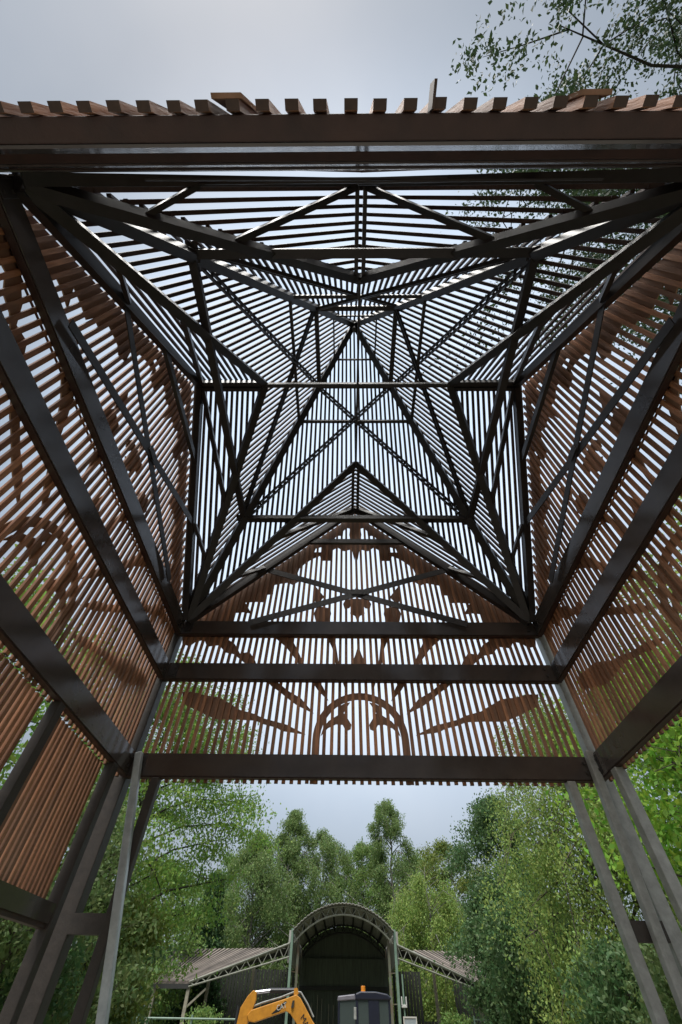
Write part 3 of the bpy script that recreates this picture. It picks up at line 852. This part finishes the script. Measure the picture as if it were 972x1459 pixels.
# left: large broadleaf beyond the corner posts
x, y = pol(-23.2, 17.5)
tree('broadleaf_tree', 'large fresh green broadleaf tree arching over the left corner posts', 'tree', x, y, 10.4, 3.35, 3.2, 72000, .10, 'fresh', darkbark, 'dome', 3, limbs=46, clump=.36, trunk_r=.13, droop=.8, flat=.34)
x, y = pol(-13.3, 49)
tree('fir_tree', 'dark layered fir tree left of the barn wing', 'fir', x, y, 9.6, 2.6, .8, 20000, .26, 'fir', darkbark, 'cone', 5, limbs=50, clump=.3, droop=.9, rise=-.1)
x, y = pol(-18.5, 46)
tree('broadleaf_tree', 'mid green round tree behind the left end of the barn roof', 'tree', x, y, 9.5, 4.2, .8, 18000, .23, 'mid', bark, 'round', 6, clump=.5)
# centre: birches and others behind the barn
def birch(az, d, h, r, n, seed, label, leaf='birch', base=2.5, weep=.8, style='tall', L=.19, clump=.36, limbs=54):
    x, y = pol(az, d)
    return tree('birch_tree', label, 'birch', x, y, h, r, base, n, L, leaf, birch_bark, style, seed, weep=weep, limbs=limbs, clump=clump, droop=1.2)
birch(-6.0, 60, 18.3, 4.4, 64800, 11, 'tall birch with a pointed top left of the arched roof')
birch(-9.3, 56, 15.0, 4.8, 64800, 12, 'grey green birch leaning over the left barn wing')
birch(5.0, 60, 19.6, 3.6, 48600, 13, 'tallest birch, loose drooping top right of the arched roof', clump=.34)
birch(-2.4, 62, 16.8, 5.6, 68850, 14, 'broad birch directly above the left side of the arched roof', style='round')
birch(1.8, 64, 16.2, 5.4, 64800, 15, 'low birch between the two tall birches behind the arch', style='round', leaf='mid')
birch(8.4, 52, 11.8, 4.6, 60750, 16, 'weeping birch with hanging sprays over the right barn wing', style='dome', weep=1.3, leaf='willow', base=1.5)
x, y = pol(11.2, 64)
tree('broadleaf_tree', 'yellow green round tree on the skyline right of the tallest birch', 'tree', x, y, 15.8, 4.8, 3, 24000, .24, 'yellow', bark, 'round', 17, clump=.5)
x, y = pol(-12.0, 66)
tree('broadleaf_tree', 'mid green tree behind the fir and the leaning birch', 'tree', x, y, 14.2, 5.4, 1.5, 24000, .26, 'mid', bark, 'round', 18, clump=.55)
x, y = pol(8.0, 70)
tree('broadleaf_tree', 'dark green tree between the tallest birch and the yellow green tree', 'tree', x, y, 15.6, 5.0, 1.5, 20000, .28, 'mid', bark, 'round', 19, clump=.55)
# right: dark tree, pale willow, maple near
x, y = pol(16.2, 37)
tree('broadleaf_tree', 'dark blue green tree with a ragged spire beside the right barn wing', 'tree', x, y, 12.2, 3.1, 1.0, 40000, .19, 'dark', bark, 'tall', 21, clump=.42, limbs=46)
x, y = pol(15.0, 34)
tree('broadleaf_tree', 'low bushy dark tree covering the right end of the barn wing', 'tree', x, y, 6.6, 2.5, .3, 24000, .2, 'dark', bark, 'round', 22, clump=.36)
x, y = pol(18.5, 30)
tree('broadleaf_tree', 'shaded dark tree under the hanging willow sprays', 'tree', x, y, 5.6, 2.9, .1, 24000, .2, 'dark', bark, 'round', 27, clump=.4)
x, y = pol(25.6, 24.5)
tree('willow_tree', 'wide pale green willow with drooping sprays behind the right posts', 'willow', x, y, 12.8, 3.7, 2.6, 95000, .12, 'willow', bark, 'dome', 23, weep=.95, limbs=60, clump=.42, droop=1.3)
x, y = pol(36.5, 13.0)
tree('maple_tree', 'bright green maple beyond the open right side of the pavilion', 'maple', x, y, 7.6, 2.5, 2.9, 14000, .15, 'maple', bark, 'round', 24, limbs=30, clump=.32, droop=.9)
x, y = pol(34, 27)
tree('broadleaf_tree', 'olive green tree behind the maple and the right corner post', 'tree', x, y, 13.5, 5.0, .6, 24000, .2, 'olive', bark, 'round', 25, clump=.5)
# right side beyond the slats
x, y = pol(52, 14)
tree('broadleaf_tree', 'leafy tree showing green through the right wall slats', 'tree', x, y, 11.5, 3.8, 1.5, 20000, .17, 'willow', bark, 'round', 26, clump=.4)
x, y = pol(99, 8.8)
tree('birch_tree', 'tall near birch whose leafy boughs hang over the right roof edge', 'birch', x, y, 18.0, 5.2, 8.5, 105000, .10, 'backlit_birch', darkbark, 'dome', 28, weep=.35, limbs=52, sub=6, clump=.25, droop=.8, trunk_r=.15)
# left side beyond the slats
x, y = pol(-43, 13.5)
tree('broadleaf_tree', 'leafy tree showing green through the left wall slats', 'tree', x, y, 9.6, 3.6, 1.2, 19000, .17, 'fresh', bark, 'round', 29, clump=.4, trunk_r=.14)
x, y = pol(-30.5, 11.5)
tree('small_tree', 'thin tree with a crooked brown trunk below the slatted screen', 'tree', x, y, 4.6, 1.5, 2.2, 9000, .10, 'olive', bark, 'round', 30, limbs=18, clump=.28, trunk_r=.11, lean=(.06, 0))
def shrub(az, d, h, r, n, L, leaf, seed, label, cat='shrub', **kw):
    x, y = pol(az, d)
    return tree('shrub', label, cat, x, y, h, r, .15, n, L, leaf, bark, 'round', seed, limbs=26, clump=kw.pop('clump', .22), trunk_r=.04, **kw)
shrub(-28.6, 13, 2.7, 1.2, 8000, .12, 'dark', 41, 'dark green shrub at the far left below the screen rail')
shrub(-24.0, 14.5, 3.6, 1.3, 9000, .12, 'olive', 42, 'olive shrub seen between the left corner posts')
shrub(-20.3, 16.5, 3.6, 1.1, 9000, .13, 'yellow', 43, 'tall yellowish shrub right of the pale leaning prop')
shrub(-21.5, 20, 3.4, 1.5, 8000, .15, 'dark', 45, 'dark shrub in the shade behind the leaning prop')
shrub(9.6, 38.8, 2.0, 1.1, 4000, .16, 'mid', 46, 'rounded low shrub under the right barn wing')
shrub(-12.4, 38.6, 2.1, 1.0, 3500, .16, 'mid', 47, 'low shrub under the left barn wing truss')
shrub(24.0, 19, 3.0, 1.7, 9000, .15, 'dark', 48, 'dark shrub at the foot of the willow')
shrub(29.5, 16, 3.0, 1.5, 8000, .14, 'olive', 49, 'olive shrub behind the right corner posts')
# far wood closing the view
nr = np.random.default_rng(77)
az = np.radians(nr.uniform(-62, 62, 60000)); d = nr.uniform(78, 92, 60000)
top = 7.5 + 2.2*np.sin(az*31) + 1.6*np.sin(az*57 + 1)
C = np.stack([d*np.sin(az), d*np.cos(az), nr.random(60000)**.8 * top], 1)
wd = leaves_mesh('far_wood', C, .75, LEAF['mid'], None, nr); wd['kind'] = 'stuff'; wd['label'] = 'far green wood behind the barn and the birches'; wd['category'] = 'wood'
